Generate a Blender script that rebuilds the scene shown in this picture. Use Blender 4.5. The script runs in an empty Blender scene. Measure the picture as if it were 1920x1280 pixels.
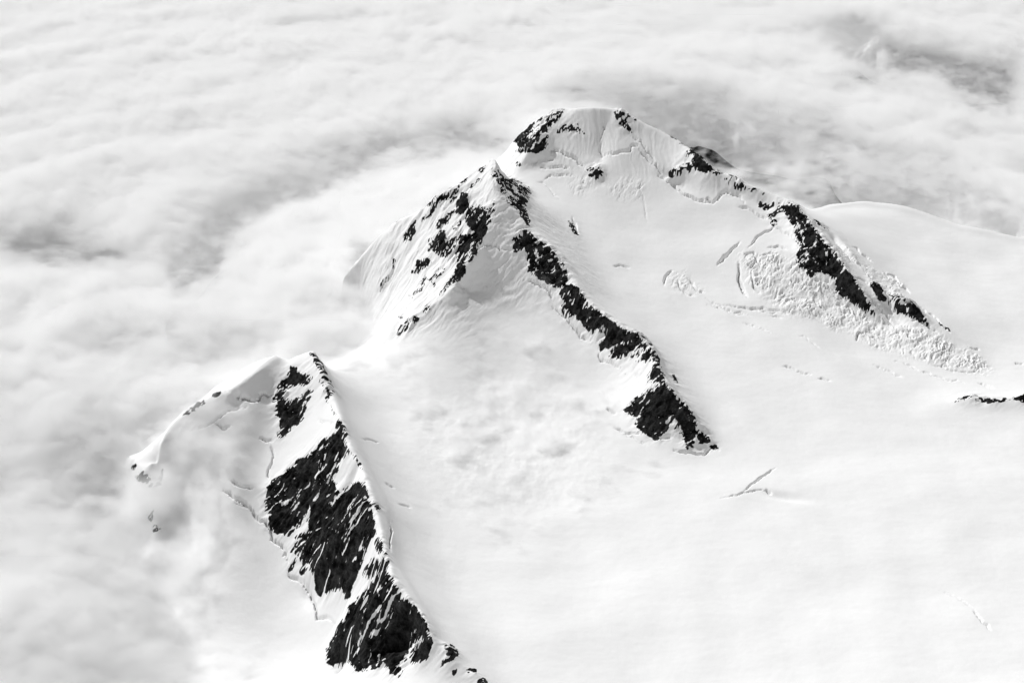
import bpy, math
import numpy as np
from math import radians as rad

# ------------------------------------------------------------------ camera, sky, sun, exposure
S = bpy.context.scene
PW, PH, FPX = 1920.0, 1280.0, 2318.0          # photograph size and focal length in its pixels
HC, PITCH = 40.0, rad(30.0)                   # 1 unit = 100 m: aircraft 4 km above the glacier
cd = bpy.data.cameras.new('camera'); cam = bpy.data.objects.new('camera', cd)
S.collection.objects.link(cam); S.camera = cam
cam.location = (0, 0, HC); cam.rotation_euler = (math.pi/2 - PITCH, 0, 0)
cd.sensor_width = 36.0; cd.lens = 36.0*FPX/PW
cd.clip_start = 0.5; cd.clip_end = 2000.0

SUN_EL, SUN_AZ = rad(46.0), rad(-46.0)        # azimuth from +Y, negative = towards the left
SKY, SUNP, EXPO = 0.15, 2.6, 0.36
w = bpy.data.worlds.new('World'); S.world = w; w.use_nodes = True
wn = w.node_tree; wn.nodes.clear()
o_ = wn.nodes.new('ShaderNodeOutputWorld'); bg = wn.nodes.new('ShaderNodeBackground')
sky = wn.nodes.new('ShaderNodeTexSky'); sky.sky_type = 'NISHITA'; sky.sun_disc = False
sky.sun_elevation = SUN_EL; sky.sun_rotation = SUN_AZ; sky.altitude = 4000
bw = wn.nodes.new('ShaderNodeRGBToBW')
wn.links.new(sky.outputs[0], bw.inputs[0]); wn.links.new(bw.outputs[0], bg.inputs[0])
bg.inputs[1].default_value = SKY; wn.links.new(bg.outputs[0], o_.inputs[0])
ld = bpy.data.lights.new('sun', 'SUN'); ld.energy = SUNP; ld.angle = rad(1.0); ld.color = (1, 1, 1)
lo = bpy.data.objects.new('sun', ld); S.collection.objects.link(lo)
lo.rotation_euler = (math.pi/2 - SUN_EL, 0, math.pi - SUN_AZ)
S.view_settings.view_transform = 'Standard'; S.view_settings.look = 'None'
S.view_settings.exposure = EXPO; S.view_settings.gamma = 1.0
S.render.engine = 'CYCLES'
S.cycles.max_bounces = 28; S.cycles.diffuse_bounces = 3; S.cycles.volume_bounces = 18
S.cycles.volume_step_rate = 2.0; S.cycles.volume_max_steps = 512
S.cycles.transparent_max_bounces = 16

# ------------------------------------------------------------------ numeric helpers
rng = np.random.RandomState(7)
_perm = np.arange(4096); rng.shuffle(_perm); _perm = np.concatenate([_perm, _perm, _perm[:64]]).astype(np.int32)
_ang = rng.rand(4096).astype(np.float32)*2*np.pi
_gx, _gy = np.cos(_ang), np.sin(_ang)

def perlin(x, y, seed=0):
    x = np.asarray(x, np.float32) + 211.3 + seed*17.17; y = np.asarray(y, np.float32) + 307.7 + seed*31.71
    xi = np.floor(x).astype(np.int32); yi = np.floor(y).astype(np.int32)
    fx, fy = x - xi, y - yi
    u = fx*fx*fx*(fx*(fx*6-15)+10); v = fy*fy*fy*(fy*(fy*6-15)+10)
    def g(a, b, dx, dy):
        h = _perm[_perm[(xi+a) & 4095] + ((yi+b) & 4095)]
        return _gx[h]*dx + _gy[h]*dy
    a = g(0, 0, fx, fy); b = g(1, 0, fx-1, fy); c = g(0, 1, fx, fy-1); d = g(1, 1, fx-1, fy-1)
    return ((a+(b-a)*u) + ((c+(d-c)*u) - (a+(b-a)*u))*v)*1.5

def fbm(x, y, oct=4, seed=0, gain=0.5, lac=2.03):
    s = 0; a = 1.0; n = 0
    for k in range(oct):
        s = s + a*perlin(x, y, seed+k*3); n += a; a *= gain; x = x*lac; y = y*lac
    return s/n

def ridged(x, y, oct=4, seed=0, gain=0.5):
    s = 0; a = 1.0; n = 0
    for k in range(oct):
        s = s + a*(1-2*np.abs(perlin(x, y, seed+k*3))); n += a; a *= gain; x = x*2.07; y = y*2.07
    return s/n

def sstep(a, b, x):
    t = np.clip((x-a)/(b-a), 0, 1); return t*t*(3-2*t)

def blur(a, s):
    if s <= 0: return a
    r = int(3*s+1); k = np.exp(-0.5*(np.arange(-r, r+1)/s)**2); k = (k/k.sum()).astype(np.float32)
    p = np.pad(a, ((r, r), (0, 0)), mode='edge'); o = np.zeros_like(a)
    for i, c in enumerate(k): o += c*p[i:i+a.shape[0]]
    p = np.pad(o, ((0, 0), (r, r)), mode='edge'); o = np.zeros_like(a)
    for i, c in enumerate(k): o += c*p[:, i:i+a.shape[1]]
    return o

def bil(img, u, v):
    """bilinear sample img[v, u]"""
    u = np.clip(u, 0, img.shape[1]-1.001); v = np.clip(v, 0, img.shape[0]-1.001)
    ui = u.astype(np.int32); vi = v.astype(np.int32); fu = (u-ui).astype(np.float32); fv = (v-vi).astype(np.float32)
    a = img[vi, ui]; b = img[vi, ui+1]; c = img[vi+1, ui]; d = img[vi+1, ui+1]
    return (a*(1-fu)+b*fu)*(1-fv) + (c*(1-fu)+d*fu)*fv

def bspl(img, u, v):
    """cubic B-spline sample (smooth slopes)"""
    u = np.clip(u, 1, img.shape[1]-3.001); v = np.clip(v, 1, img.shape[0]-3.001)
    ui = np.floor(u).astype(np.int32); vi = np.floor(v).astype(np.int32); fu = (u-ui).astype(np.float32); fv = (v-vi).astype(np.float32)
    def wts(t): return [(1-t)**3/6, (3*t**3-6*t*t+4)/6, (-3*t**3+3*t*t+3*t+1)/6, t**3/6]
    wu, wv = wts(fu), wts(fv); o = 0
    for j in range(4):
        r = 0
        for i in range(4): r = r + wu[i]*img[vi+j-1, ui+i-1]
        o = o + wv[j]*r
    return o

CP, SP = math.cos(PITCH), math.sin(PITCH)
def unproj(px, py, z):
    """photograph pixel seen at height z -> the place it stands (X, Y)"""
    a = (px-PW/2)/FPX; b = (PH/2-py)/FPX
    dx, dy, dz = a, CP + b*SP, -SP + b*CP
    t = (z-HC)/dz
    return dx*t, dy*t
def proj(X, Y, Z):
    f = np.maximum(Y*CP - (Z-HC)*SP, 4.0); u = Y*SP + (Z-HC)*CP
    return PW/2 + FPX*X/f, PH/2 - FPX*u/f

# zoom frames used while tracing outlines: (x0, y0, scale)
FR = {0: (0, 0, 1), 1: (640, 180, 4), 2: (900, 180, 4), 3: (1240, 240, 3.2), 4: (660, 380, 4),
      5: (940, 420, 2.7833), 6: (180, 640, 3.5556), 7: (400, 920, 3.5556), 8: (1320, 420, 3.2)}
def T(fr, s):
    x0, y0, k = FR[fr]
    v = np.array([float(t) for t in s.replace(';', ' ').replace(',', ' ').split()]).reshape(-1, 2)
    return v/k + (x0, y0)

# ------------------------------------------------------------------ terrain heights
# every line: 'x y z; x y z; ...' = crest or valley line with its height above the glacier
LINES = {
 'near_crest': '585 660 3.6;600 690 3.4;622 735 3.05;640 790 2.9;655 835 2.75;680 880 2.6;697 925 2.5;712 980 2.4;722 1040 2.3;740 1085 2.2;775 1130 2;805 1175 1.8;820 1210 1.4;845 1225 1.2;880 1255 .8;912 1285 .6;960 1340 .2',
 'near_west': '585 660 3.6;560 668 3.3;540 680 2.95;527 674 3.1;515 668 3.35;480 697 3.05;450 720 2.65;430 733 2.35;405 738 2.1;375 757 1.6;345 778 1.1;320 800 .5;300 830 0;280 860 -.9;270 885 -1.6',
 'near_toe': '520 790 .35;505 880 -1.1;500 985 -2.4;545 1080 -3.7;590 1150 -4.4;615 1230 -5;650 1310 -5.4',
 'near_back': '515 668 3.35;480 680 2.75;445 700 2.1;410 722 1.5;385 742 1.15;350 772 .7;325 792 .3',
 'near_flat': '350 850 -.1;400 868 0;450 880 -.1',
 'near_bowl': '440 760 1.5;480 762 1.75;510 770 1.6',
 'near_bowl2': '380 800 .9;430 840 .45;470 900 -.4',
 'near_valley': '400 960 -1.9;470 1050 -3.4;520 1150 -5;560 1280 -6.2',
 'near_gully': '672 893 1.75;620 980 -.5;578 1035 -2.9',
 'near_rib': '697 925 2.45;650 985 1.0;600 1050 -1.6;560 1085 -3.4',
 'near_gully2': '726 1078 1.7;690 1130 -.9;650 1175 -3.1;612 1190 -4.3',
 'near_rib2': '740 1087 2.2;690 1150 .3;640 1200 -2.5',
 'near_gully3': '790 1200 .5;765 1230 -.8;740 1270 -2.2',
 'near_east': '625 690 1.2;680 760 .6;730 860 .2;775 960 -.1;800 1060 -.2;850 1150 -.2;920 1230 -.3;1000 1330 -.4',
 'mist_crest': '235 850 -1.9;270 885 -1.6;300 880 -1.9;297 960 -2.8;288 1020 -3.6;250 1080 -4.5;225 1120 -5.4',
 'mist_left': '180 900 -6;190 1000 -6.5;170 1100 -7',
 'mist_right': '360 930 -2.7;370 1010 -3.9;360 1080 -4.9',
 'mid_west': '930 295 9.4;900 316 8.6;860 350 7.7;820 375 6.8;790 394 6.05;755 411 5.2;738 420 4.75;705 452 3.6;660 500 2;600 560 0',
 'mid_spur': '930 295 9.4;926 320 8.9;928 345 8.45;935 375 7.75;925 402 7.1;905 460 5.8;870 508 4.75;845 545 3.95;815 565 3.3;800 575 3.0;770 602 2.2;745 630 1.3;720 655 .2',
 'mid_arm': '935 375 7.75;960 398 7.05;985 416 6.5;1000 430 6.15;1020 450 5.8;1050 480 5.2;1075 520 4.4;1085 545 4.05;1120 580 3.45;1150 600 3.2;1180 618 2.95;1205 635 2.8;1225 660 2.6;1232 690 2.45;1255 730 2.2;1290 770 1.4;1320 805 .6;1342 838 -.1',
 'mid_left_foot': '698 492 2.9;704 545 1.2;735 585 .4;720 610 -.6',
 'mid_left_low': '640 560 -2.2;640 620 -3;640 700 -3.6',
 'mid_bowl': '905 475 5.2;930 463 5.6;960 470 5.4',
 'mid_bowl2': '860 545 3.6;930 560 2.9;1000 575 2.6;1040 595 2.35;1090 645 1.5;1130 680 .95;1160 740 .4;1178 795 0;1215 838 -.35;1270 856 -.45;1335 850 -.35',
 'mid_east': '1000 345 5.5;1050 370 4.7;1085 435 3.75;1110 480 3.2;1130 545 2.6;1180 590 2.0;1250 640 1.3;1290 720 .5;1350 810 -.2',
 'far_crest': '900 330 1;950 290 4;968 262 6.6;1000 238 7.8;1030 215 8.6;1050 206 8.9;1080 205 9.2;1110 203 9.35;1160 206 9.2;1190 221 8.75;1240 245 7.95;1275 265 7.4;1300 290 6.95;1325 317 6.4;1350 328 6.05;1365 331 5.9;1400 348 5.55;1440 362 5.25;1480 378 4.95;1505 402 4.65;1540 440 4.25;1565 475 3.75;1590 512 3.1;1620 560 2.1;1645 592 1.3;1672 612 .7',
 'far_rib': '1165 215 9.0;1140 235 8.3;1128 262 7.45;1128 300 6.35;1120 328 5.9',
 'far_left_rib': '1050 206 8.9;1035 235 8.3;1012 262 7.6;990 285 6.9;975 305 6.25',
 'far_face': '1070 268 7.35;1095 290 6.7',
 'far_foot': '975 305 6.2;1010 325 5.6;1060 335 5.5;1110 350 5.15;1150 350 5.2;1190 335 5.5;1250 345 5.05;1310 375 4.6;1350 380 4.5;1395 370 4.8;1440 395 4.2;1450 430 3.6;1430 450 3.3',
 'far_rim': '1254 328 5.85;1290 320 6.1;1320 322 6.2',
 'fall_top': '1390 480 3.0;1440 475 3.1;1490 490 2.9;1520 520 2.45;1560 548 1.75;1600 580 1.15;1650 612 .65',
 'fall_low': '1330 520 2.1;1400 545 1.8;1460 585 1.3;1540 620 .75;1640 660 .3;1760 690 -.1;1900 705 -.4',
 'spur_right': '1540 412 3.6;1580 455 3.1;1635 528 2.35;1680 560 2;1720 580 1.5;1760 612 .8;1800 640 .3;1860 680 -.2',
 'spur_gully': '1560 450 3.0;1600 500 2.2;1650 560 1.3;1690 608 .7',
 'east_foot': '1620 440 1.4;1700 510 .7;1780 580 .2;1860 650 -.3;1930 690 -.6',
 'dome_crest': '1480 383 4.2;1520 392 2.3;1560 381 1.7;1620 374 1.8;1700 386 1.6;1800 420 1.0;1920 446 .5;2100 490 0',
 'dome_field': '1700 440 .8;1850 520 0;2000 600 -.4',
 'basin': '1150 420 3.6;1250 430 3.5;1350 440 3.3',
 'basin2': '1180 500 2.6;1260 550 2.1;1320 620 1.4',
 'right_crest': '1780 752 .35;1800 747 .55;1850 746 .6;1900 747 .65;1960 742 .8',
 'right_front': '1700 790 .1;1850 790 .1;2000 790 .1',
 'right_back': '1700 725 0;1850 722 -.1;2000 715 -.2',
 'plain': '1450 800 .0;1600 900 0;1800 1000 .1;2000 1100 .2',
 'plain2': '1200 1000 -.5;1400 1100 -.2;1600 1200 .1;1900 1300 .6;2100 1400 .8',
 'plain3': '900 700 .5;1000 800 -.2;1000 950 -.7;1100 1100 -.8;1200 1300 -.7',
 'far_low': '300 330 -7;600 300 -7;850 280 -6;1000 160 -7;1300 170 -8;1500 250 -7;1700 300 -7;1900 350 -7;2200 400 -7',
 'far_low2': '0 500 -8;300 500 -8;500 560 -7;500 620 -6;300 700 -6;100 900 -8;0 1150 -9;150 1300 -9',
}
GX0, GX1, GY0, GY1, GD = -56.0, 66.0, 30.0, 118.0, 0.125
gnx, gny = int((GX1-GX0)/GD)+1, int((GY1-GY0)/GD)+1

def lines_world():
    out = {}
    for k, s in LINES.items():
        v = np.array([[float(t) for t in p.split()] for p in s.split(';')])
        X, Y = unproj(v[:, 0], v[:, 1], v[:, 2]); out[k] = np.stack([X, Y, v[:, 2]], 1)
    return out
LW = lines_world()
# the hidden far sides: each crest falls away behind
def behind(name, key, k0, k1, dx, dy, dz):
    P = LW[key][k0:k1].copy(); P += (dx, dy, 0); P[:, 2] = P[:, 2] + dz if dz < 0 else dz; LW[name] = P
behind('far_behind', 'far_crest', 2, 8, -1.5, 5.0, -5.0); behind('far_behind2', 'far_crest', 7, 17, 2.2, 4.6, -4.6)
behind('far_low1', 'far_crest', 1, 8, -3.0, 10.0, -13.0); behind('far_low3', 'far_crest', 7, 16, 5.0, 9.5, -12.0); behind('mid_low1', 'mid_west', 2, 8, -6.0, 8.0, -11.0)
behind('far_low4', 'dome_crest', 1, 7, 2.5, 8.5, -10.0); behind('dome_drop', 'dome_crest', 1, 7, 1.2, 3.6, -5.0); behind('mid_behind', 'mid_west', 2, 8, -2.4, 4.0, -3.6); behind('near_behind', 'near_back', 0, 7, -1.6, 3.2, -3.0); behind('near_behind2', 'near_west', 0, 4, 1.0, 3.0, -2.6)
behind('mid_drop', 'mid_left_foot', 0, 3, -2.6, 1.2, -3.6)

def solve_heights(lines, x0, x1, y0, y1, steps, start):
    """membrane through the given lines: smooth slopes between them, sharp crests along them"""
    z = None
    for d in steps:
        nx, ny = int((x1-x0)/d)+1, int((y1-y0)/d)+1
        acc = np.zeros((ny, nx)); wt = np.zeros((ny, nx))
        for P in lines:
            for a, b in zip(P[:-1], P[1:]):
                n = max(2, int(np.hypot(*(b-a)[:2])/(d*0.4))+1); t = np.linspace(0, 1, n)[:, None]
                q = a + (b-a)*t; i = np.round((q[:, 0]-x0)/d).astype(int); j = np.round((q[:, 1]-y0)/d).astype(int)
                ok = (i >= 0) & (i < nx) & (j >= 0) & (j < ny)
                np.add.at(acc, (j[ok], i[ok]), q[ok, 2]); np.add.at(wt, (j[ok], i[ok]), 1.0)
        fix = wt > 0; val = np.where(fix, acc/np.maximum(wt, 1), 0).astype(np.float32)
        if z is None: z = np.full((ny, nx), start, np.float32)
        else:
            U, V = np.meshgrid(np.arange(nx)*.5, np.arange(ny)*.5); z = bil(z, U, V)
        z = np.where(fix, val, z).astype(np.float32)
        for it in range(300 if d > 0.2 else 120):
            p = np.pad(z, 1, mode='edge')
            m = 0.25*(p[:-2, 1:-1]+p[2:, 1:-1]+p[1:-1, :-2]+p[1:-1, 2:])
            z = np.where(fix, val, m).astype(np.float32)
    return z
ZG = solve_heights(list(LW.values()), GX0, GX1, GY0, GY1, (4.0, 2.0, 1.0, 0.5, 0.25, 0.125), -3.0)
def raster_lines(names, d=GD):
    m = np.zeros((gny, gnx), np.float32)
    for k in names:
        P = LW[k]
        for a, b in zip(P[:-1], P[1:]):
            n = max(2, int(np.hypot(*(b-a)[:2])/(d*0.4))+1); t = np.linspace(0, 1, n)[:, None]
            q = a + (b-a)*t; i = np.round((q[:, 0]-GX0)/d).astype(int); j = np.round((q[:, 1]-GY0)/d).astype(int)
            ok = (i >= 0) & (i < gnx) & (j >= 0) & (j < gny); m[j[ok], i[ok]] = 1
    return m
crest = raster_lines([k for k in LINES if 'crest' in k or k in ('near_west', 'mid_west', 'mid_spur', 'mid_arm', 'far_rib', 'far_left_rib', 'spur_right', 'near_back', 'near_rib', 'near_rib2', 'far_rim')])
near_c = np.clip(blur(crest, 6)*15, 0, 1)
ZS = blur(ZG, 8); ZM = blur(ZG, .8)
ZG = ZM*near_c + ZS*(1-near_c)

# ------------------------------------------------------------------ outlines traced on the faces
ROCK = [  # (frame, polygon, strength)
 (6, '1300 170;1345 185;1330 215;1450 230;1400 290;1340 300;1290 300;1240 340;1290 345;1270 390;1330 400;1400 340;1470 320;1410 400;1400 440;1380 500;1360 540;1300 570;1270 620;1200 650;1240 570;1240 520;1200 480;1185 400;1200 360;1230 280;1270 240;1300 200', .8),
 (6, '1430 75;1470 90;1510 160;1540 220;1585 320;1580 345;1550 400;1600 480;1650 560;1670 620;1665 665;1630 620;1600 560;1610 510;1570 440;1530 370;1500 270;1495 180;1450 110', .85),
 (6, '1500 660;1560 640;1620 600;1640 640;1690 720;1700 740;1640 790;1610 860;1570 910;1600 940;1590 990;1560 1040;1540 1110;1570 1120;1600 1010;1660 990;1690 960;1740 935;1790 950;1820 1000;1830 1100;1855 1230;1860 1290;1430 1290;1420 1180;1350 1230;1290 1290;1180 1260;1130 1190;1150 1150;1125 1080;1150 1020;1145 960;1230 900;1310 840;1340 800;1440 740;1480 690', 1),
 (6, '1710 740;1740 780;1780 860;1765 850;1730 790', .8),
 (7, '370 0;640 0;625 110;600 190;560 240;490 290;440 310;395 250;370 190;370 130;345 90', 1),
 (7, '650 0;1000 0;1030 70;1040 140;1075 240;1070 300;1010 410;1005 460;960 560;920 640;920 700;880 715;860 660;800 660;740 700;700 690;690 600;650 500;600 500;570 420;520 400;560 330;550 290;600 280;650 280;730 265;650 230;660 180;650 100;720 60;740 20', 1),
 (7, '1085 330;1110 315;1140 390;1170 470;1170 510;1130 540;1080 540;1040 580;1000 570;1010 520;1060 450;1110 470;1140 460;1090 390', 1),
 (7, '1110 545;1160 550;1230 640;1250 700;1320 760;1360 790;1400 850;1430 920;1450 980;1475 1030;1440 1080;1400 1130;1330 1160;1310 1120;1330 1060;1400 990;1390 970;1310 1030;1280 1110;1260 1200;1230 1240;1150 1190;1140 1150;1060 1190;1040 1170;1000 1200;950 1190;900 1130;870 1140;830 1160;770 1140;755 1080;790 1000;830 930;850 880;900 800;1000 680;1070 600', 1),
 (7, '1560 1020;1590 1020;1640 1090;1580 1130;1510 1180;1480 1215;1560 1110', .85),
 (7, '1590 1190;1630 1190;1600 1235', .7), (7, '1790 1240;1840 1300;1750 1300', .8), (7, '1690 1190;1750 1180;1750 1215;1700 1220', .55),
 (7, '1060 60;1100 90;1120 140;1090 130', .7), (7, '490 530;550 450;560 470;530 520', .7),
 (7, '600 510;660 510;590 560;580 540', .6), (7, '760 1080;860 1160;830 1180;760 1140', .7),
 (1, '600 820;680 790;720 750;790 735;860 690;885 660;880 720;830 790;780 800;700 850;665 860;690 800;640 830', .9),
 (1, '1110 455;1128 455;1120 485;1103 492', 1), (1, '885 650;930 615;955 620;915 655', .8),
 (1, '1030 560;1060 520;1090 530;1050 580', .6), (1, '960 690;1040 620;1060 625;990 690', .6),
 (1, '595 945;670 865;690 870;620 940', .6), (1, '455 1085;540 960;568 935;550 1000;495 1060', .85),
 (1, '405 950;450 930;445 950;415 965', .8), (1, '780 960;830 850;845 860;800 960', .55),
 (1, '905 735;950 740;940 790;960 830;1010 850;1050 825;1100 860;1130 800;1150 790;1140 870;1110 930;1100 1000;1060 1050;1050 1080;1010 1170;960 1200;900 1285;860 1280;880 1230;800 1200;720 1200;740 1100;720 1060;790 1000;780 1060;800 1100;900 1050;1000 1040;1020 1000;980 1000;940 950;930 900;860 870;880 790', .92),
 (1, '1140 540;1180 570;1250 630;1290 620;1340 660;1400 690;1420 740;1380 830;1395 920;1420 980;1390 950;1330 860;1250 790;1200 690;1160 620;1130 590', .78),
 (1, '1700 890;1720 950;1785 1050;1760 1040;1720 990', .8),
 (4, '500 440;560 425;590 450;570 480;490 520;440 520;490 490', .9), (4, '580 580;640 510;680 490;710 500;660 540;600 590', .85),
 (4, '800 470;860 480;840 530;800 580;750 610;710 640;670 690;660 690;720 600;760 550', .9),
 (4, '560 765;580 800;530 845;545 790', 1), (4, '410 885;510 855;500 880;440 920;380 970;340 1000;345 975', .8),
 (4, '300 400;322 440;318 520;308 480', .4), (4, '250 560;290 540;240 620;200 700;215 640', .4), (4, '430 260;470 200;480 215;440 280;380 290', .6), (4, '420 700;520 640;530 655;440 720', .35), (4, '600 590;620 640;640 640;615 600', .6), (4, '340 850;380 855;385 875;350 870', .4), (4, '500 620;560 560;570 570;520 640', .4),
 (1, '720 960;800 890;810 905;740 985;700 1000', .6), (1, '830 1000;900 930;905 950;850 1020', .4), (1, '960 560;1010 530;1000 560;960 580', .5),
 (4, '640 240;700 200;690 280;640 360;560 360;580 330;610 310;560 300', .75),
 (4, '930 230;960 230;970 300;940 370;880 440;860 440;900 350', .8),
 (5, '55 80;130 35;170 70;230 110;270 140;330 230;350 270;320 320;290 330;230 300;180 270;140 260;140 190;150 150;110 140;70 150', .82),
 (5, '340 320;395 330;420 370;470 440;500 460;540 480;555 510;540 560;480 580;440 530;420 510;380 480;330 480;315 420;340 400;310 380;320 340', .88),
 (5, '550 520;570 505;620 545;740 590;790 640;700 690;660 690;600 700;560 690;590 660;640 630;560 650;510 670;520 620;560 580;545 555', .9),
 (5, '700 710;800 650;825 710;760 720;710 725', 1), (5, '800 720;820 715;855 800;860 830;820 820;770 830;780 780;765 790', 1),
 (5, '850 835;900 870;930 920;960 940;1010 1010;1020 1080;1080 1110;1090 1150;1040 1140;1010 1120;1000 1160;960 1175;950 1110;920 1080;900 1010;870 1070;830 1120;800 1125;740 1080;690 1040;750 990;690 1000;645 975;700 910;780 860', 1),
 (5, '1095 1155;1140 1165;1130 1175;1100 1170', .8), (5, '895 790;915 800;915 830;900 820', .7), (5, '640 775;655 780;650 790', .8),
 (2, '250 340;330 270;420 190;480 140;560 130;610 95;640 105;600 160;540 230;510 290;510 340;480 400;420 420;340 430;270 430;300 390;280 350', .78),
 (2, '1010 130;1050 115;1130 155;1090 180;1110 220;1060 220;1040 190', .9), (2, '1150 155;1195 180;1160 185', 1),
 (2, '1050 230;1110 225;1160 280;1120 270', .55), (2, '270 520;295 490;300 530', .9),
 (2, '790 550;870 525;930 545;925 590;880 630;850 610;800 580', .95),
 (2, '570 270;650 220;720 210;780 280;770 305;700 260;600 280', .5),
 (2, '1420 600;1430 570;1560 510;1600 510;1600 420;1640 420;1720 510;1760 580;1700 560;1600 545;1500 580;1440 605', 1),
 (2, '1540 430;1600 390;1610 410;1550 455', .8), (2, '1400 270;1440 275;1490 330;1460 325', .7), (2, '1500 345;1570 360;1560 375;1505 360', .8),
 (2, '1760 568;1830 560;1930 590;1925 602;1840 580;1760 590', .85),
 (3, '380 310;400 290;450 310;515 365;490 375;430 345', 1), (3, '520 368;580 375;575 385;530 378', .7), (3, '590 395;630 398;620 408', .7),
 (3, '590 340;630 328;690 335;740 400;720 390;680 350;620 350', 1),
 (3, '585 440;630 465;720 445;700 460;620 490;595 490', .85),
 (3, '650 520;760 455;820 470;860 530;905 580;960 660;1030 740;1100 840;1180 940;1240 1040;1290 1130;1200 1080;1110 1020;1050 980;1050 920;1010 880;940 860;900 900;870 860;810 810;805 780;850 720;810 660;805 590;760 570;770 530;740 520;730 490;690 520;650 545', 1),
 (3, '650 560;700 545;700 590;655 575', .9), (3, '905 540;960 575;1015 625;970 605;930 575', 1),
 (3, '330 262;400 262;520 325;400 278', .7),
 (8, '1000 355;1030 350;1070 390;1090 460;1060 460;1030 410', 1),
 (8, '1110 415;1180 440;1280 495;1310 550;1375 610;1330 600;1240 560;1200 540;1150 530;1120 480', 1),
 (8, '1490 1070;1550 1043;1610 1030;1670 1052;1760 1056;1850 1053;1890 1032;1940 1025;1940 1068;1880 1050;1760 1068;1680 1062;1600 1052;1530 1062', 1),
 (8, '1490 660;1470 640;1400 590;1405 585;1480 640', .5),
 (6, '260 910;310 860;320 870;350 900;385 960;370 972;320 940', 1), (6, '190 700;215 690;225 770;200 760', .7), (6, '240 830;265 815;260 860', .7),
 (6, '790 350;835 330;830 345;800 365;775 370', 1), (6, '575 490;650 440;720 395;730 400;660 450;600 495', .7),
 (6, '440 830;450 900;390 1010;380 1000;430 900', .55), (6, '355 1190;375 1110;385 1120;365 1200', .55), (6, '380 1280;390 1225;440 1240;400 1260', .6),
]
GAPS = [  # snow gullies inside rock: (frame, polyline, width)
 (6, '1640 680;1600 800;1540 950;1430 1080;1410 1160;1330 1290', 26), (6, '1560 700;1480 870;1420 1060', 12), (6, '1560 660;1500 760', 14),
 (6, '1690 780;1650 850;1590 930', 40), (6, '1750 830;1700 900;1620 960', 60), (6, '1790 960;1660 1160;1600 1270', 10), (6, '1210 1060;1300 1060', 10),
 (6, '1450 250;1330 440;1260 560', 10), (6, '1470 280;1390 400;1340 560', 10), (6, '1380 260;1270 400', 14), (6, '1280 330;1400 290', 10),
 (7, '770 110;830 40;890 -10', 50), (7, '660 110;620 200;580 260', 20), (7, '950 60;860 260;820 300', 9), (7, '940 300;900 340;840 470', 14), (7, '960 400;1010 370', 26),
 (7, '1060 300;1050 400;1000 500;950 620;920 700', 18), (7, '740 200;770 170', 14), (7, '650 270;720 250;820 250', 16), (7, '850 320;880 290', 20),
 (7, '1020 790;990 900;975 1000;945 1150', 24), (7, '1130 610;1100 660;1095 710', 26), (7, '1055 1020;1040 1170', 16), (7, '1210 760;1150 880', 7), (7, '1230 800;1215 870', 7),
 (7, '1170 650;1155 690', 14), (7, '1370 890;1330 980', 8), (7, '1110 1080;1090 1180', 22), (7, '1200 1180;1270 1160', 16), (7, '1320 790;1300 850', 12),
 (7, '560 420;590 520', 20), (7, '640 560;660 620', 14),
 (1, '1290 670;1320 735', 26), (1, '1180 600;1250 700;1330 800', 9), (1, '1230 620;1280 700', 8), (1, '920 1080;880 1130', 26), (1, '1000 1080;960 1160', 18), (1, '980 880;960 920', 14),
 (1, '850 1140;830 1190', 10), (1, '1060 900;1000 980', 8), (1, '760 790;720 830', 9),
 (5, '240 200;270 190', 18), (5, '180 200;195 195', 10), (5, '170 130;200 190', 10), (5, '310 260;330 270', 12), (5, '350 390;390 400', 10), (5, '410 450;440 440', 10), (5, '600 600;500 690', 9), (5, '680 600;600 640;540 665', 12), (5, '750 640;640 700', 14), (5, '440 520;480 470', 8), (5, '480 580;555 520', 9),
 (5, '790 900;740 970;700 1010', 9), (5, '688 970;695 965', 20), (5, '925 1040;950 1100', 20), (5, '1020 1090;1010 1140', 14), (5, '960 960;1000 1060', 7), (5, '850 980;860 960', 6),
 (2, '500 180;440 230;390 275', 26), (2, '560 220;480 310;350 430', 28), (2, '420 260;440 250', 20), (2, '850 560;870 545', 8),
 (3, '790 480;830 580;850 660;880 770', 18), (3, '840 540;880 640', 16), (3, '930 650;928 720', 26), (3, '985 720;1000 780;980 820', 14), (3, '700 510;740 560;790 640', 70), (3, '910 880;1020 900', 44), (3, '1035 850;1050 900;1030 940', 14),
 (3, '1110 890;1140 960', 7), (3, '870 690;860 730', 12),
 (8, '1185 455;1215 500;1240 570', 14), (8, '1160 450;1180 500', 7),
]
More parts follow.
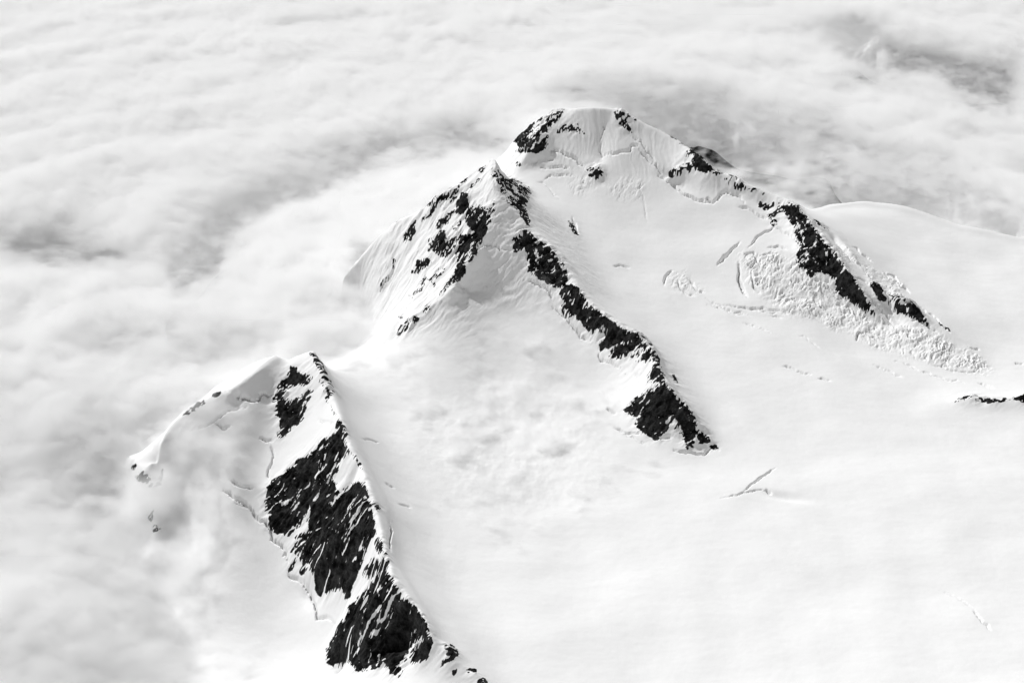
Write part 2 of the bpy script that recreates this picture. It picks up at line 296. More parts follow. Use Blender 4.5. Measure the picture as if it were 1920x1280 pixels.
CRACKS = [  # crevasses and bergschrunds: (frame, polyline, width px, depth)
 (6, '870 335;930 360;985 370;1010 375;1050 400;1085 385;1100 350;1150 365;1190 355', 2.6, .3),
 (6, '640 590;720 570;800 520;860 480;900 455;1010 440', 2.2, .22), (6, '890 920;960 960;1050 985', 3, .3), (6, '850 985;930 1040;1010 1090;1090 1190;1150 1210', 2.4, .3),
 (6, '1085 640;1150 665;1190 655', 1.6, .2), (6, '1480 520;1600 550', 1.5, .2), (6, '795 540;850 580;900 570', 2, .2), (6, '1160 680;1190 760;1150 860;1160 930', 1.6, .15),
 (7, '150 70;240 110;310 200;350 210;385 250;395 320;440 355;480 385;505 480', 2.4, .35),
 (7, '500 530;520 570;600 600;640 680;680 760;700 850;760 840;820 880', 2.6, .3), (7, '1175 200;1185 270;1170 310;1180 400', 1.8, .25), (7, '470 430;500 400', 1.5, .2),
 (4, '860 370;1000 320;1075 310;1110 345;1200 355', 1.8, .25), (4, '190 700;230 620;290 560;320 480;310 400', 1.4, .2), (4, '160 205;230 190;300 210', 1.4, .2),
 (5, '120 290;180 310;250 350;270 400', 1.5, .2), (5, '270 430;330 480;360 515;420 590;470 605', 1.8, .25), (5, '500 670;520 710;560 720;640 760', 1.4, .18),
 (5, '550 960;600 990', 3, .2), (5, '590 1065;650 1090;740 1095', 2.6, .22), (5, '830 1115;900 1110', 2, .2), (5, '900 1180;960 1190;1060 1205;1095 1165;1140 1180', 2, .25), (5, '640 1100;700 1120;760 1160', 1.5, .1),
 (2, '480 410;560 400;640 435;700 465;740 500;790 540', 1.8, .25), (2, '930 445;1040 420;1130 405;1140 375;1190 375', 2, .28), (2, '340 495;400 500;480 480;600 475', 1.3, .15),
 (2, '430 530;500 540;600 530;700 545', 1.6, .15), (2, '480 640;520 600;640 590;720 600', 1.5, .15), (2, '900 350;930 240;920 180', 1.6, .2), (2, '1190 400;1220 440;1290 500;1360 560;1370 600', 1.8, .2),
 (2, '1340 600;1400 635;1480 690;1530 740;1620 785;1710 770;1750 805;1800 730;1860 720;1920 745', 1.5, .26), (2, '1130 300;1210 350;1260 420;1330 490', 1.6, .15), (2, '430 640;490 660;600 780', 1.4, .12), (2, '910 350;900 420;930 470', 1.5, .15),
 (3, '0 300;80 340;130 395;210 430;290 450;330 430;385 385;480 410;500 455', 1.5, .26), (3, '460 470;520 480;580 520;650 555', 1.2, .22), (3, '690 590;640 620;580 650;530 720', 1.6, .25), (3, '690 590;740 630;820 670', 1.2, .2),
 (3, '500 790;520 760;560 755;575 800;540 840;510 820', 1.8, .3), (3, '460 800;465 900;490 980;515 1010', 1.8, .3), (3, '340 830;380 770;480 685', 3.2, .22), (3, '560 780;620 760;700 760', 1.5, .2),
 (3, '20 940;30 880;70 860', 2, .25), (3, '100 910;110 970;200 1010', 1.8, .2), (3, '160 900;220 980;260 990', 1.8, .2), (3, '260 1020;400 1090;540 1130', 1.3, .12), (3, '380 1060;500 1080;640 1085;740 1110', 1.4, .14), (3, '540 880;560 960;600 1000', 2, .25), (3, '640 720;700 710;760 730', 1.5, .2),
 (3, '910 920;960 930;1020 925', 1.6, .25), (3, '1150 710;1210 760;1270 805', 1.5, .22), (3, '1340 880;1400 890;1440 950;1490 990', 2, .25), (3, '1170 900;1260 935', 1.2, .18), (3, '1560 1080;1640 1130;1730 1230', 1.3, .2),
 (3, '1480 1155;1540 1145;1600 1190;1660 1230', 1.6, .25), (3, '1240 1010;1320 1090;1390 1180', 3, .22),
 (8, '100 240;150 175;220 115', 3, .2), (8, '210 220;210 320;255 430', 1.8, .3), (8, '920 700;930 660;960 655', 3, .3), (8, '475 850;560 880;640 905', 2.6, .18), (8, '690 925;765 942', 2.4, .16),
 (8, '1020 845;1120 890;1200 925', 1.5, .14), (8, '1150 820;1300 880;1420 925;1560 955', 1.5, .14), (8, '1350 840;1500 885;1700 900', 1.3, .12), (8, '1650 960;1740 985', 2.4, .14), (8, '240 590;320 620;400 655', 1.2, .12), (8, '560 660;640 700;700 750', 1, .08),
 (8, '20 480;120 520;260 560', 1.2, .12), (8, '130 490;220 500;340 520;480 545', 1.4, .14), (8, '330 500;440 520;520 550', 1.5, .14), (8, '400 545;470 565', 1.6, .14), (8, '1860 835;1920 840', 1.6, .18), (8, '1600 740;1650 760', 1.6, .15),
 (0, '1350 936;1395 924;1428 917;1440 918', 1.5, .14), (0, '1395 922;1418 902;1430 892;1455 877', 1.8, .22), (0, '1437 915;1448 922', 3, .2), (0, '1825 1140;1842 1165;1860 1181', 1.8, .16), (0, '1762 1105;1800 1122;1825 1140', 1, .06),
 (0, '1075 408;1085 440', 2, .2), (0, '1150 498;1182 502', 2, .15), (0, '680 820;712 830', 1.6, .1), (0, '722 905;742 916', 1.8, .1), (0, '748 944;770 950', 1.8, .1), (0, '1200 345;1215 420', 1.2, .06),
]
ICE = [(3, '460 780;560 740;700 760;810 800;900 900;1000 930;1050 980;1150 1040;1300 1130;1420 1180;1500 1170;1700 1260;1900 1400;2060 1480;1900 1470;1700 1420;1500 1370;1300 1330;1150 1240;960 1160;800 1130;640 1050;540 950'),
       (3, '1000 690;1110 720;1200 800;1290 880;1340 880;1440 930;1500 1000;1400 980;1280 920;1180 840;1060 760'),
       (3, '20 880;90 860;200 900;260 1000;160 1010;60 960'), (2, '660 640;760 600;830 640;880 720;780 760;680 720'), (2, '960 640;1180 620;1240 680;1180 790;1040 780'), (3, '1170 1220;1300 1230;1340 1290;1200 1290'),
       (4, '140 520;230 430;300 420;310 560;250 700;180 700')]

SS = 1.0; IW, IH = 2200, 1500; OX, OY = 60, 60     # outline raster with a margin around the photograph
def fill_poly(img, P, val, op='max'):
    P = np.asarray(P)+(OX, OY); x0, y0 = np.floor(P.min(0)).astype(int)-1; x1, y1 = np.ceil(P.max(0)).astype(int)+1
    x0, y0 = max(x0, 0), max(y0, 0); x1, y1 = min(x1, IW-1), min(y1, IH-1)
    if x1 <= x0 or y1 <= y0: return
    acc = 0
    for sx, sy in ((.25, .25), (.75, .25), (.25, .75), (.75, .75)):
        X, Y = np.meshgrid(np.arange(x0, x1)+sx, np.arange(y0, y1)+sy); ins = np.zeros(X.shape, bool)
        for a, b in zip(P, np.roll(P, -1, 0)):
            if a[1] == b[1]: continue
            c = ((a[1] > Y) != (b[1] > Y)) & (X < (b[0]-a[0])*(Y-a[1])/(b[1]-a[1])+a[0]); ins ^= c
        acc = acc + ins
    s = img[y0:y1, x0:x1]; np.maximum(s, (acc*(val/4)).astype(np.float32), out=s)
def seg_field(img, P, wd, val):
    P = np.asarray(P)+(OX, OY); n = len(P)-1
    for k, (a, b) in enumerate(zip(P[:-1], P[1:])):
        x0, y0 = (np.minimum(a, b)-wd*2-2).astype(int); x1, y1 = (np.maximum(a, b)+wd*2+3).astype(int)
        x0, y0 = max(x0, 0), max(y0, 0); x1, y1 = min(x1, IW), min(y1, IH)
        if x1 <= x0 or y1 <= y0: continue
        X, Y = np.meshgrid(np.arange(x0, x1)+.5, np.arange(y0, y1)+.5); d = b-a; L = max((d*d).sum(), 1e-6)
        t = np.clip(((X-a[0])*d[0]+(Y-a[1])*d[1])/L, 0, 1); r = np.hypot(X-a[0]-t*d[0], Y-a[1]-t*d[1])
        s = (k+t)/n; tap = np.clip(np.minimum(s, 1-s)*6, .35, 1)
        v = np.exp(-(r/(wd*.6*tap+.3))**2)*val*tap; q = img[y0:y1, x0:x1]; np.maximum(q, v.astype(np.float32), out=q)
def warp(img, amp, freq, seed):
    X, Y = np.meshgrid(np.arange(IW, dtype=np.float32), np.arange(IH, dtype=np.float32))
    return bil(img, X+amp*fbm(X*freq, Y*freq, 3, seed), Y+amp*fbm(X*freq, Y*freq, 3, seed+9))
rockI = np.zeros((IH, IW), np.float32); gapI = rockI.copy(); crackI = rockI.copy(); iceI = rockI.copy()
for f, s, v in ROCK: fill_poly(rockI, T(f, s), .45+.55*v)
for f, s, wd in GAPS: seg_field(gapI, T(f, s), wd/FR[f][2]*.75, 1.0)
for f, s, wd, dp in CRACKS: seg_field(crackI, T(f, s), wd*.42+.1, dp*(1.0 if f not in (0, 8) else .75))
for f, s in ICE: fill_poly(iceI, T(f, s), 1.0)
rockI = .45*blur(rockI, 1.2)+.55*blur(rockI, 3.2); rockI = warp(rockI, 6.0, .09, 3); gapI = warp(gapI, 5.0, .08, 5); crackI = warp(warp(crackI, 4.0, .06, 8), 1.2, .16, 18)
iceI = blur(warp(iceI, 22, .05, 11), 9)

# ------------------------------------------------------------------ terrain mesh
xs = np.arange(-42, 48, 0.055, dtype=np.float64)
xs = np.concatenate([xs[0]-np.geomspace(.1, 260, 70)[::-1], xs, xs[-1]+np.geomspace(.1, 350, 80)])
ys = [36.5]
while ys[-1] < 112: ys.append(ys[-1]*1.00122)
ys = np.array(ys); ys = np.concatenate([ys[0]-np.geomspace(.08, 120, 70)[::-1], ys, ys[-1]+np.geomspace(.2, 200, 50)]); NX, NY = len(xs), len(ys)
X, Y = np.meshgrid(xs, ys); X = X.astype(np.float32); Y = Y.astype(np.float32)
Z0 = bspl(ZG, (X-GX0)/GD, (Y-GY0)/GD)
def gauss(cx, cy, r): return np.exp(-((X-cx)**2+(Y-cy)**2)/r**2)
U0, V0 = proj(X, Y, Z0)
rk0 = bil(rockI, U0+OX, V0+OY)
sm = blur(np.clip(rk0*1.3, 0, 1), 5)
# how steep the broad form is
gy_, gx_ = np.gradient(Z0, ys, xs); slope = np.hypot(gx_, gy_).astype(np.float32)
# fall-line streak frame (world direction of the ribs)
def streak_dir(p, q, zp, zq):
    a = np.array(unproj(*p, zp)); b = np.array(unproj(*q, zq)); d = b-a; return d/np.hypot(*d)
dN = streak_dir((690, 900), (560, 1090), 2.4, -3.5); dM = streak_dir((905, 330), (760, 560), 8.5, 1.0); dF = streak_dir((1540, 440), (1500, 480), 4.2, 3.0); dA = streak_dir((1180, 620), (1120, 680), 2.9, .9); dT = streak_dir((1110, 205), (1115, 345), 9.3, 4.9)
def streaks(dv, fu, fv, oct, seed):
    u = X*(-dv[1]) + Y*dv[0]; v = X*dv[0] + Y*dv[1]
    wv = .35*fbm(u*.8, v*.8, 2, seed+40)
    return ridged((u+wv)*fu, v*fv, oct, seed)
wN = (1/(1+np.exp((Y-62-(X+9)*.4)*1.2))).astype(np.float32)*(X < 3)
wN = blur(wN, 10); wM = blur(((X < 1.2) & (Y > 62)).astype(np.float32), 14)*(1-wN); wR = 1-wN-wM
ribs = wN*streaks(dN, 1.1, .28, 5, 21) + wM*streaks(dM, 1.3, .3, 5, 31) + wR*streaks(dA, 1.2, .45, 5, 41)
fine = wN*streaks(dN, 3.6, .9, 3, 51) + wM*streaks(dM, 4.2, .7, 3, 61) + wR*streaks(dA, 4.0, 1.2, 3, 71)
steep = sstep(.35, .9, slope)
rough = np.clip(sm, 0, 1)
Z = Z0 + rough*(.42*ribs + .21*fine) + (1-rough)*steep*(.13*ribs+.07*fine)*wM + (1-rough)*steep*wR*(Y <= 80)*(.07*ribs+.035*fine) + (1-rough)*steep*(Y > 80)*.045*streaks(dT, 2.6, .35, 4, 66)
# wind-worked snow
Z = Z + (1-rough)*(.40*fbm(X*.10, Y*.11, 3, 90) + .035*fbm(X*.45+.2*Y, Y*.5, 3, 93) + .010*fbm(X*.9+.6*Y, Y*2.2, 3, 95))
U, V = proj(X, Y, Z)
ice = bil(iceI, U+OX, V+OY); crk = bil(crackI, U+OX, V+OY)
def worley(x, y, seed=0):
    xi = np.floor(x).astype(np.int32); yi = np.floor(y).astype(np.int32); best = np.full(x.shape, 9., np.float32); val = np.zeros(x.shape, np.float32); sec = best.copy()
    for a in (-1, 0, 1):
        for b in (-1, 0, 1):
            h = _perm[_perm[(xi+a+seed) & 4095] + ((yi+b) & 4095)]; h2 = _perm[h+1]
            d = np.hypot(xi+a+h/4096.-x, yi+b+h2/4096.-y).astype(np.float32)
            n = d < best; sec = np.where(n, best, np.minimum(sec, d)); best = np.where(n, d, best); val = np.where(n, (h2 % 97)/97., val)
    return best, sec, val
dS = streak_dir((1450, 500), (1850, 690), 2.6, -.4)
iu = X*dS[0]+Y*dS[1]; iv = -X*dS[1]+Y*dS[0]; wx = .55*fbm(X*.9, Y*.9, 3, 5); wy = .55*fbm(X*.9, Y*.9, 3, 8)
fs = 1.6+.8*sstep(1450, 1800, U)                       # blocks get smaller down the fall
b1, s1, v1 = worley((iu+wx)*fs, (iv+wy)*fs*.75); b2, s2, v2 = worley((iu+wy)*fs*2.7, (iv+wx)*fs*2.1, 55)
cre = ridged((iu+.8*wx)*1.9*fs, (iv+wy)*.55, 4, 73); amp = .35+.65*sstep(-.35, .35, fbm(X*.7, Y*.7, 3, 79))
def steps(t, w): q = t-np.floor(t); return sstep(0, w, q)*(1-.75*q)
serac = amp*(.26*steps(iu*fs*.85+2.2*wx+.5*v1, .10) + .13*steps(iu*fs*2.1+2.6*wy+.8*v1, .14) + .07*(v1-.5) + .03*(v2-.5) - .30*sstep(.66, .86, cre) - .16*sstep(.68, .86, ridged(iu*3.1+2*wx, iv*2.4+wy, 3, 74))) + .20*fbm(X*.9, Y*1.0, 5, 77, .6)
ice = np.clip(ice*(1+.9*fbm(X*.8, Y*.8, 4, 87)), 0, 1); Z = Z + sstep(.05, 1., ice)*.68*serac*np.where(U < 1340, .45, 1) - crk*1.9
# lumpy avalanche and cloud-softened snow in the lower cirque
hx, hy = unproj(1472, 930, -.1); Z = Z - .22*np.exp(-((((X-hx)*.93+(Y-hy)*-.35)/1.1)**2+(((X-hx)*.35+(Y-hy)*.93)/.35)**2))   # shallow hollow added to give the soft shadow beside the forked crevasse
gl = sstep(.8, .2, np.hypot((U-960)/330, (V-840)/230))
Z = Z + gl*.05*fbm(X*1.6, Y*1.2, 4, 101)
U, V = proj(X, Y, Z)
rock = bil(rockI, U+OX, V+OY); gap = bil(gapI, U+OX, V+OY)
fing = wN*streaks(dN, 2.6, .55, 4, 121) + wM*streaks(dM, 3.4, .6, 4, 131) + wR*streaks(dA, 2.8, .9, 4, 141)
sliv = wN*streaks(dN, 5.2, .75, 4, 161) + wM*streaks(dM, 6.0, .9, 4, 171) + wR*streaks(dA, 5.5, 1.5, 4, 181)
blob = fbm(X*3.4, Y*3.4, 5, 151, .62); zone = fbm(X*.5, Y*.5, 3, 155)
long_ = wN*streaks(dN, 1.7, .30, 4, 191) + wM*streaks(dM, 2.0, .35, 4, 195) + wR*streaks(dA, 1.7, .6, 4, 199)
lo = sstep(.06, .3, rock)
rv = np.clip(rock, 0, 1)**.75*(1-gap*.9) + lo*(.28*(fing-.1) + .34*blob) + .17
rv = rv - lo*1.2*sstep(.56, .68, sliv + .45*zone)*sstep(1.25, .9, rock+.15) - lo*.9*sstep(.38, .46, blob + .35*zone) - lo*1.0*sstep(.74, .84, long_ + .35*zone)
rv = np.clip(rv, 0, 1.2)*(1-sstep(86, 87, Y)*(X > 11)*(X < 26))      # the far side of the long crest is all snow
lowland = (sstep(-4.2, -5.4, Z+.5*fbm(X*.3, Y*.3, 3, 188))*((Y > 101) | (X < -23))).astype(np.float32)   # bare valleys far below the snow line, under the cloud
rv = np.maximum(rv, lowland)

# ------------------------------------------------------------------ materials
def new_mat(name):
    m = bpy.data.materials.new(name); m.use_nodes = True; nt = m.node_tree; nt.nodes.clear()
    return m, nt, nt.nodes.new, nt.links.new
def terrain_material():
    m, nt, N, L = new_mat('snow_and_rock')
    out = N('ShaderNodeOutputMaterial'); at = N('ShaderNodeAttribute'); at.attribute_name = 'rock'
    geo = N('ShaderNodeNewGeometry')
    n1 = N('ShaderNodeTexNoise'); n1.inputs['Scale'].default_value = 7; n1.inputs['Detail'].default_value = 6; n1.inputs['Roughness'].default_value = .65
    L(geo.outputs['Position'], n1.inputs['Vector'])
    mm = N('ShaderNodeMath'); mm.operation = 'MULTIPLY_ADD'; L(n1.outputs[0], mm.inputs[0]); mm.inputs[1].default_value = .7; L(at.outputs['Fac'], mm.inputs[2])
    mr = N('ShaderNodeMapRange'); mr.interpolation_type = 'SMOOTHSTEP'; L(mm.outputs[0], mr.inputs[0]); mr.inputs[1].default_value = .76; mr.inputs[2].default_value = .90
    gate = N('ShaderNodeMapRange'); L(at.outputs['Fac'], gate.inputs[0]); gate.inputs[1].default_value = .12; gate.inputs[2].default_value = .22
    mu = N('ShaderNodeMath'); mu.operation = 'MULTIPLY'; L(mr.outputs[0], mu.inputs[0]); L(gate.outputs[0], mu.inputs[1])
    rockc = N('ShaderNodeValToRGB'); n2 = N('ShaderNodeTexNoise'); n2.inputs['Scale'].default_value = 2.2; n2.inputs['Detail'].default_value = 8; n2.inputs['Roughness'].default_value = .7
    L(geo.outputs['Position'], n2.inputs['Vector']); L(n2.outputs[0], rockc.inputs[0])
    rockc.color_ramp.elements[0].position = .42; rockc.color_ramp.elements[0].color = (.004, .004, .004, 1)
    rockc.color_ramp.elements[1].position = .72; rockc.color_ramp.elements[1].color = (.055, .055, .055, 1)
    rb = N('ShaderNodeBsdfPrincipled'); L(rockc.outputs[0], rb.inputs['Base Color']); rb.inputs['Roughness'].default_value = .85; rb.inputs['Specular IOR Level'].default_value = .04
    bm = N('ShaderNodeBump'); bm.inputs['Strength'].default_value = .8; bm.inputs['Distance'].default_value = .12; L(n1.outputs[0], bm.inputs['Height']); L(bm.outputs[0], rb.inputs['Normal'])
    sb = N('ShaderNodeBsdfPrincipled'); sb.inputs['Base Color'].default_value = (.86, .86, .86, 1); sb.inputs['Roughness'].default_value = .7; sb.inputs['Specular IOR Level'].default_value = .1
    n3 = N('ShaderNodeTexNoise'); n3.inputs['Scale'].default_value = 3; n3.inputs['Detail'].default_value = 7; L(geo.outputs['Position'], n3.inputs['Vector'])
    b2 = N('ShaderNodeBump'); b2.inputs['Strength'].default_value = .25; b2.inputs['Distance'].default_value = .06; L(n3.outputs[0], b2.inputs['Height']); L(b2.outputs[0], sb.inputs['Normal'])
    mx = N('ShaderNodeMixShader'); L(mu.outputs[0], mx.inputs[0]); L(sb.outputs[0], mx.inputs[1]); L(rb.outputs[0], mx.inputs[2]); L(mx.outputs[0], out.inputs[0])
    return m
MT = terrain_material()

def tag(o, label=None, cat=None, group=None, kind=None):
    if label: o['label'] = label
    if cat: o['category'] = cat
    if group: o['group'] = group
    if kind: o['kind'] = kind
    return o
# smooth normals of the whole sheet, shared by the pieces so that no seam shows
gy_, gx_ = np.gradient(Z, ys, xs); Nn = np.stack([-gx_, -gy_, np.ones_like(Z)], -1); Nn /= np.linalg.norm(Nn, axis=-1, keepdims=True)
ALLV = np.stack([X, Y, Z], -1).reshape(-1, 3).astype(np.float32); ALLN = Nn.reshape(-1, 3).astype(np.float32); ALLR = rv.reshape(-1).astype(np.float32)
def sheet(name, facemask, mat, parent=None):
    """one piece of the terrain sheet as its own mesh"""
    j, i = np.nonzero(facemask); a = (j*NX+i).astype(np.int64); q = np.stack([a, a+1, a+1+NX, a+NX], 1)
    used = np.zeros(NX*NY, bool); used[q.ravel()] = True; idx = np.cumsum(used)-1; q = idx[q].astype(np.int32)
    me = bpy.data.meshes.new(name); me.vertices.add(int(used.sum())); me.vertices.foreach_set('co', ALLV[used].ravel())
    me.loops.add(q.size); me.loops.foreach_set('vertex_index', q.ravel()); me.polygons.add(len(q))
    me.polygons.foreach_set('loop_start', np.arange(0, q.size, 4, dtype=np.int32))
    me.update(calc_edges=True); me.polygons.foreach_set('use_smooth', np.ones(len(q), bool))
    at = me.attributes.new('rock', 'FLOAT', 'POINT'); at.data.foreach_set('value', ALLR[used])
    me.normals_split_custom_set_from_vertices(ALLN[used]); me.materials.append(mat)
    o = bpy.data.objects.new(name, me); S.collection.objects.link(o); o.parent = parent; return o
FOOT = {  # footprints of the mountains as seen in the photograph
 'near': '500 640;600 640;650 690;690 780;730 870;770 960;810 1040;860 1120;930 1200;1010 1300;1010 1340;600 1340;600 1240;540 1150;490 1050;440 960;390 900;330 880;290 800;330 740;430 680',
 'mist': '225 820;290 850;315 880;320 960;305 1030;285 1090;230 1130;200 1100;215 1000;205 900',
 'mid': '930 280;965 300;1000 345;1050 380;1092 440;1105 500;1150 560;1215 600;1255 650;1290 710;1350 790;1370 850;1310 862;1230 862;1165 800;1150 730;1100 680;1020 600;960 575;890 575;820 620;740 650;640 700;600 600;640 430;800 360',
 'far': '900 330;940 250;1040 190;1170 190;1260 230;1370 310;1480 350;1560 400;1610 460;1700 545;1770 600;1830 655;1790 660;1700 640;1560 590;1480 540;1470 495;1430 470;1400 420;1330 395;1260 380;1180 400;1090 395;1000 355',
 'crop': '1770 735;2000 735;2000 775;1770 775'}
pid = np.zeros((NY, NX), np.int8)
for k, (nm, ps) in enumerate(FOOT.items()):
    im_ = np.zeros((IH, IW), np.float32); fill_poly(im_, T(0, ps), 1.0); im_ = warp(im_, 10, .03, 300+k)
    pid[(bil(im_, U+OX, V+OY) > .5) & (Y > 30) & (Y < 110)] = k+1
names = {nm: k+1 for k, nm in enumerate(FOOT)}
iceM = (ice > .35)
P0 = pid[:-1, :-1]; Uf, Vf = U[:-1, :-1], V[:-1, :-1]; ic = iceM[:-1, :-1]
fR = (rv > .42) & (lowland < .1); fR = (fR[:-1, :-1] | fR[1:, :-1] | fR[:-1, 1:] | fR[1:, 1:])
main_ice = ic & (Uf > 1370) & (P0 != names['far']); small_ice = ic & (Uf < 1300) & (Vf > 300) & (Vf < 400) & (P0 == names['far'])
main_ice &= ~fR
lone = fR & (P0 == names['crop']); mist_rock = fR & (P0 == names['mist'])
mid_ = (P0 == names['near']) | (P0 == names['mid']) | (P0 == names['far']) | (P0 == names['mist'])
snow = ~mid_ & ~main_ice & ~lone
tag(sheet('snowfield', snow, MT), 'wide smooth white snowfield and glacier below and between the peaks', 'snowfield', kind='structure')
tag(sheet('icefall', main_ice, MT), 'broken blocky icefall of seracs spilling below the black cliff on the right', 'icefall', kind='stuff')
tag(sheet('rock_outcrop', lone, MT), 'thin black line of rock breaking through the snow at the far right edge', 'rock outcrop')
def mountain(name, key, label, faces, extra=()):
    own = P0 == names[key]; rk = own & fR & ~main_ice; taken = np.zeros_like(rk); kids = []
    for lab, x0, x1, y0, y1 in faces:
        f = rk & ~taken & (Uf >= x0) & (Uf < x1) & (Vf >= y0) & (Vf < y1); taken |= f; kids.append(('rock_face', f, lab))
    for nm, f, lab in extra: f = f & own & ~taken & ~main_ice; taken |= f; kids.append((nm, f, lab))
    root = tag(sheet(name, own & ~taken & ~main_ice, MT), label, 'mountain', kind='structure')
    for nm, f, lab in kids:
        if f.any():
            c = sheet(nm, f, MT, root)
            if lab: c['label'] = lab
    return root
mountain('mountain', 'near', 'steep black-walled ridge with a small snow dome, nearest, rising from mist at lower left',
         [('banded rock buttress under the pointed top', 0, 680, 600, 828), ('broad black wall streaked with snow gullies', 0, 726, 828, 1122), ('lowest black wall at the foot of the ridge', 0, 826, 1100, 1400), ('broken rocks at the tail of the ridge', 0, 2000, 0, 2000)])
mountain('mountain', 'mid', 'pointed white peak with patchy rock on its left face and a long black rock arm',
         [('patchy dark rock across the streaked snow face', 0, 934, 280, 680), ('dark rock slab right of the pointed top', 934, 1005, 290, 432), ('upper rocks of the long arm', 955, 1100, 400, 560), ('blade of rock along the middle of the arm', 1040, 1235, 500, 715), ('black triangular buttress ending the arm', 1100, 1400, 700, 900)])
mountain('mountain', 'far', 'rounded snowy summit at the back with a long rocky crest falling to the right',
         [('dark rock rib dropping into cloud', 900, 1062, 190, 330), ('small dark rocks at the rounded top', 1062, 1250, 190, 300), ('rock knob below the snow face', 1062, 1200, 300, 350), ('rock rim above the hanging snow slope', 1200, 1415, 230, 380), ('tall black cliff beside the icefall', 1360, 1652, 330, 640), ('low dark rocks on the outer spur', 1600, 1900, 450, 700)],
         [('serac_band', small_ice, None)])
mr = tag(sheet('mountain', (P0 == names['mist']) & ~mist_rock, MT), 'low snowy ridge half hidden in mist left of the dome', 'mountain', kind='structure')
if mist_rock.any(): sheet('rock_face', mist_rock, MT, mr)

# ------------------------------------------------------------------ clouds
_g3 = rng.randn(4096, 3).astype(np.float32); _g3 /= np.linalg.norm(_g3, axis=1, keepdims=True)
def perlin3(x, y, z, seed=0):
    x = x+131.7+seed*13.3; y = y+97.1+seed*7.7; z = z+211.9+seed*5.1
    xi = np.floor(x).astype(np.int32); yi = np.floor(y).astype(np.int32); zi = np.floor(z).astype(np.int32)
    fx, fy, fz = x-xi, y-yi, z-zi; sx, sy, sz = [t*t*(3-2*t) for t in (fx, fy, fz)]
    def g(a, b, c):
        h = _perm[_perm[_perm[(xi+a) & 4095] + ((yi+b) & 4095) & 4095] + ((zi+c) & 4095)]
        v = _g3[h]; return v[..., 0]*(fx-a)+v[..., 1]*(fy-b)+v[..., 2]*(fz-c)
    r = []
    for c in (0, 1):
        a0 = g(0, 0, c); a0 = a0+(g(1, 0, c)-a0)*sx; a1 = g(0, 1, c); a1 = a1+(g(1, 1, c)-a1)*sx; r.append(a0+(a1-a0)*sy)
    return (r[0]+(r[1]-r[0])*sz)*1.4


# cloud top: 'x y z' lines where the photograph shows the top of the cloud, or where it would lie below clear air
CLOUD = [
 '965 262 4.6;930 300 4.0;900 318 3.9;860 345 3.4;800 385 3.2;755 415 3.6;720 445 3.4;698 480 3.0;688 510 2.6;698 560 1.5;720 600 1.1;745 640 1.3;755 665 1.1;715 705 .9;670 700 1.0;640 672 1.0',
 '640 672 1.0;600 640 1.0;540 655 .8;470 670 .9;400 710 1.0;350 760 1.3;345 785 2.0;315 815 2.3;288 845 .8;265 850 -1.5;240 850 -2.0;215 890 -2.8;222 930 -2.9;240 1000 -2.3;240 1080 -2.6;265 1150 -2.9;340 1230 -3.8;450 1300 -4.8',
 '1000 210 4.8;1080 180 4.6;1160 185 4.6;1230 220 4.4;1300 262 4.0;1380 305 3.6;1440 335 3.6;1500 362 3.0;1560 374 1.3;1640 368 .4;1720 382 .3;1810 412 -.1;1920 438 -.6;2100 480 -1.5',
 # under the clear air
 '760 560 -2;790 640 -2;790 720 -3;740 780 -4;700 840 -4.5;760 900 -5;850 1100 -5;950 1300 -5', '1000 300 0;1050 330 0;1200 300 0;1350 370 0;1480 430 -1;1560 430 -2.5;1650 420 -3;1800 450 -4;2000 520 -5',
 '850 450 -1;1000 500 -2;1300 600 -4;1600 700 -5;1900 800 -6;2200 900 -6', '1200 900 -6;1500 1200 -6;1900 1300 -6',
 '440 800 -3;400 870 -3.5;370 930 -4.5;420 1000 -6.5;480 1100 -7;560 1250 -8', '345 900 -1.8;335 960 -3.2;320 1040 -4.4;340 1120 -5.6',
 # swells and hollows of the open cloud sea
 '560 400 .9;700 330 1.5;850 290 2.7;920 262 3.4', '620 560 1.6;560 620 1.6;500 640 1.5', '640 420 2.4;700 400 2.7;740 380 2.9',
 '300 520 -.9;360 440 -1.1;440 380 -1.1;540 330 -.9;660 290 -.5;780 245 .2;880 222 .9;960 205 1.8', '200 430 .8;330 350 1.0;480 290 1.1;640 250 1.3;780 205 1.7;900 180 2.2',
 '0 470 -.9;100 440 -1.1;220 440 -.7', '0 560 1.2;150 520 1.2;280 560 1.0;300 610 .8', '0 380 1.1;120 360 1.2',
 '60 760 .6;150 740 .8;250 700 .9', '80 900 0;30 1000 -.2;40 1150 .2', '150 1080 -.1;170 1160 -.2;220 1220 -1.4;250 1290 -1.8', '200 800 -.2;150 860 -1.8;120 960 -2.2', '520 690 .2;470 650 -.2;420 690 -.3',
 '1000 120 2.2;1150 130 2.6;1300 170 2.4;1500 200 2.2;1700 240 1.2;1900 320 .2', '1200 200 2.6;1290 235 2.0;1400 285 1.2;1480 325 .8;1560 345 .2;1700 362 -.2;1800 385 -.6;1920 410 -1',
 '1500 290 1.6;1650 310 .8;1800 340 .3;1920 370 -.2', '1540 30 -.8;1660 75 -1.2;1800 110 -1.8;1900 160 -2.2', '1500 5 1;1600 0 1.4;1750 60 .6;1850 80 .3', '1350 60 1.2;1500 90 1.4;1700 150 .8;1850 220 0',
 '0 0 1.2;400 0 1.2;800 0 1.4;1100 0 1.4', '0 150 1.1;400 130 1.3;800 100 1.4;1100 70 1.4', '-600 0 1;-600 400 1;-600 1000 1', '0 -300 1;900 -300 1;1900 -300 0', '2500 0 -1;2500 300 -1.5',
]
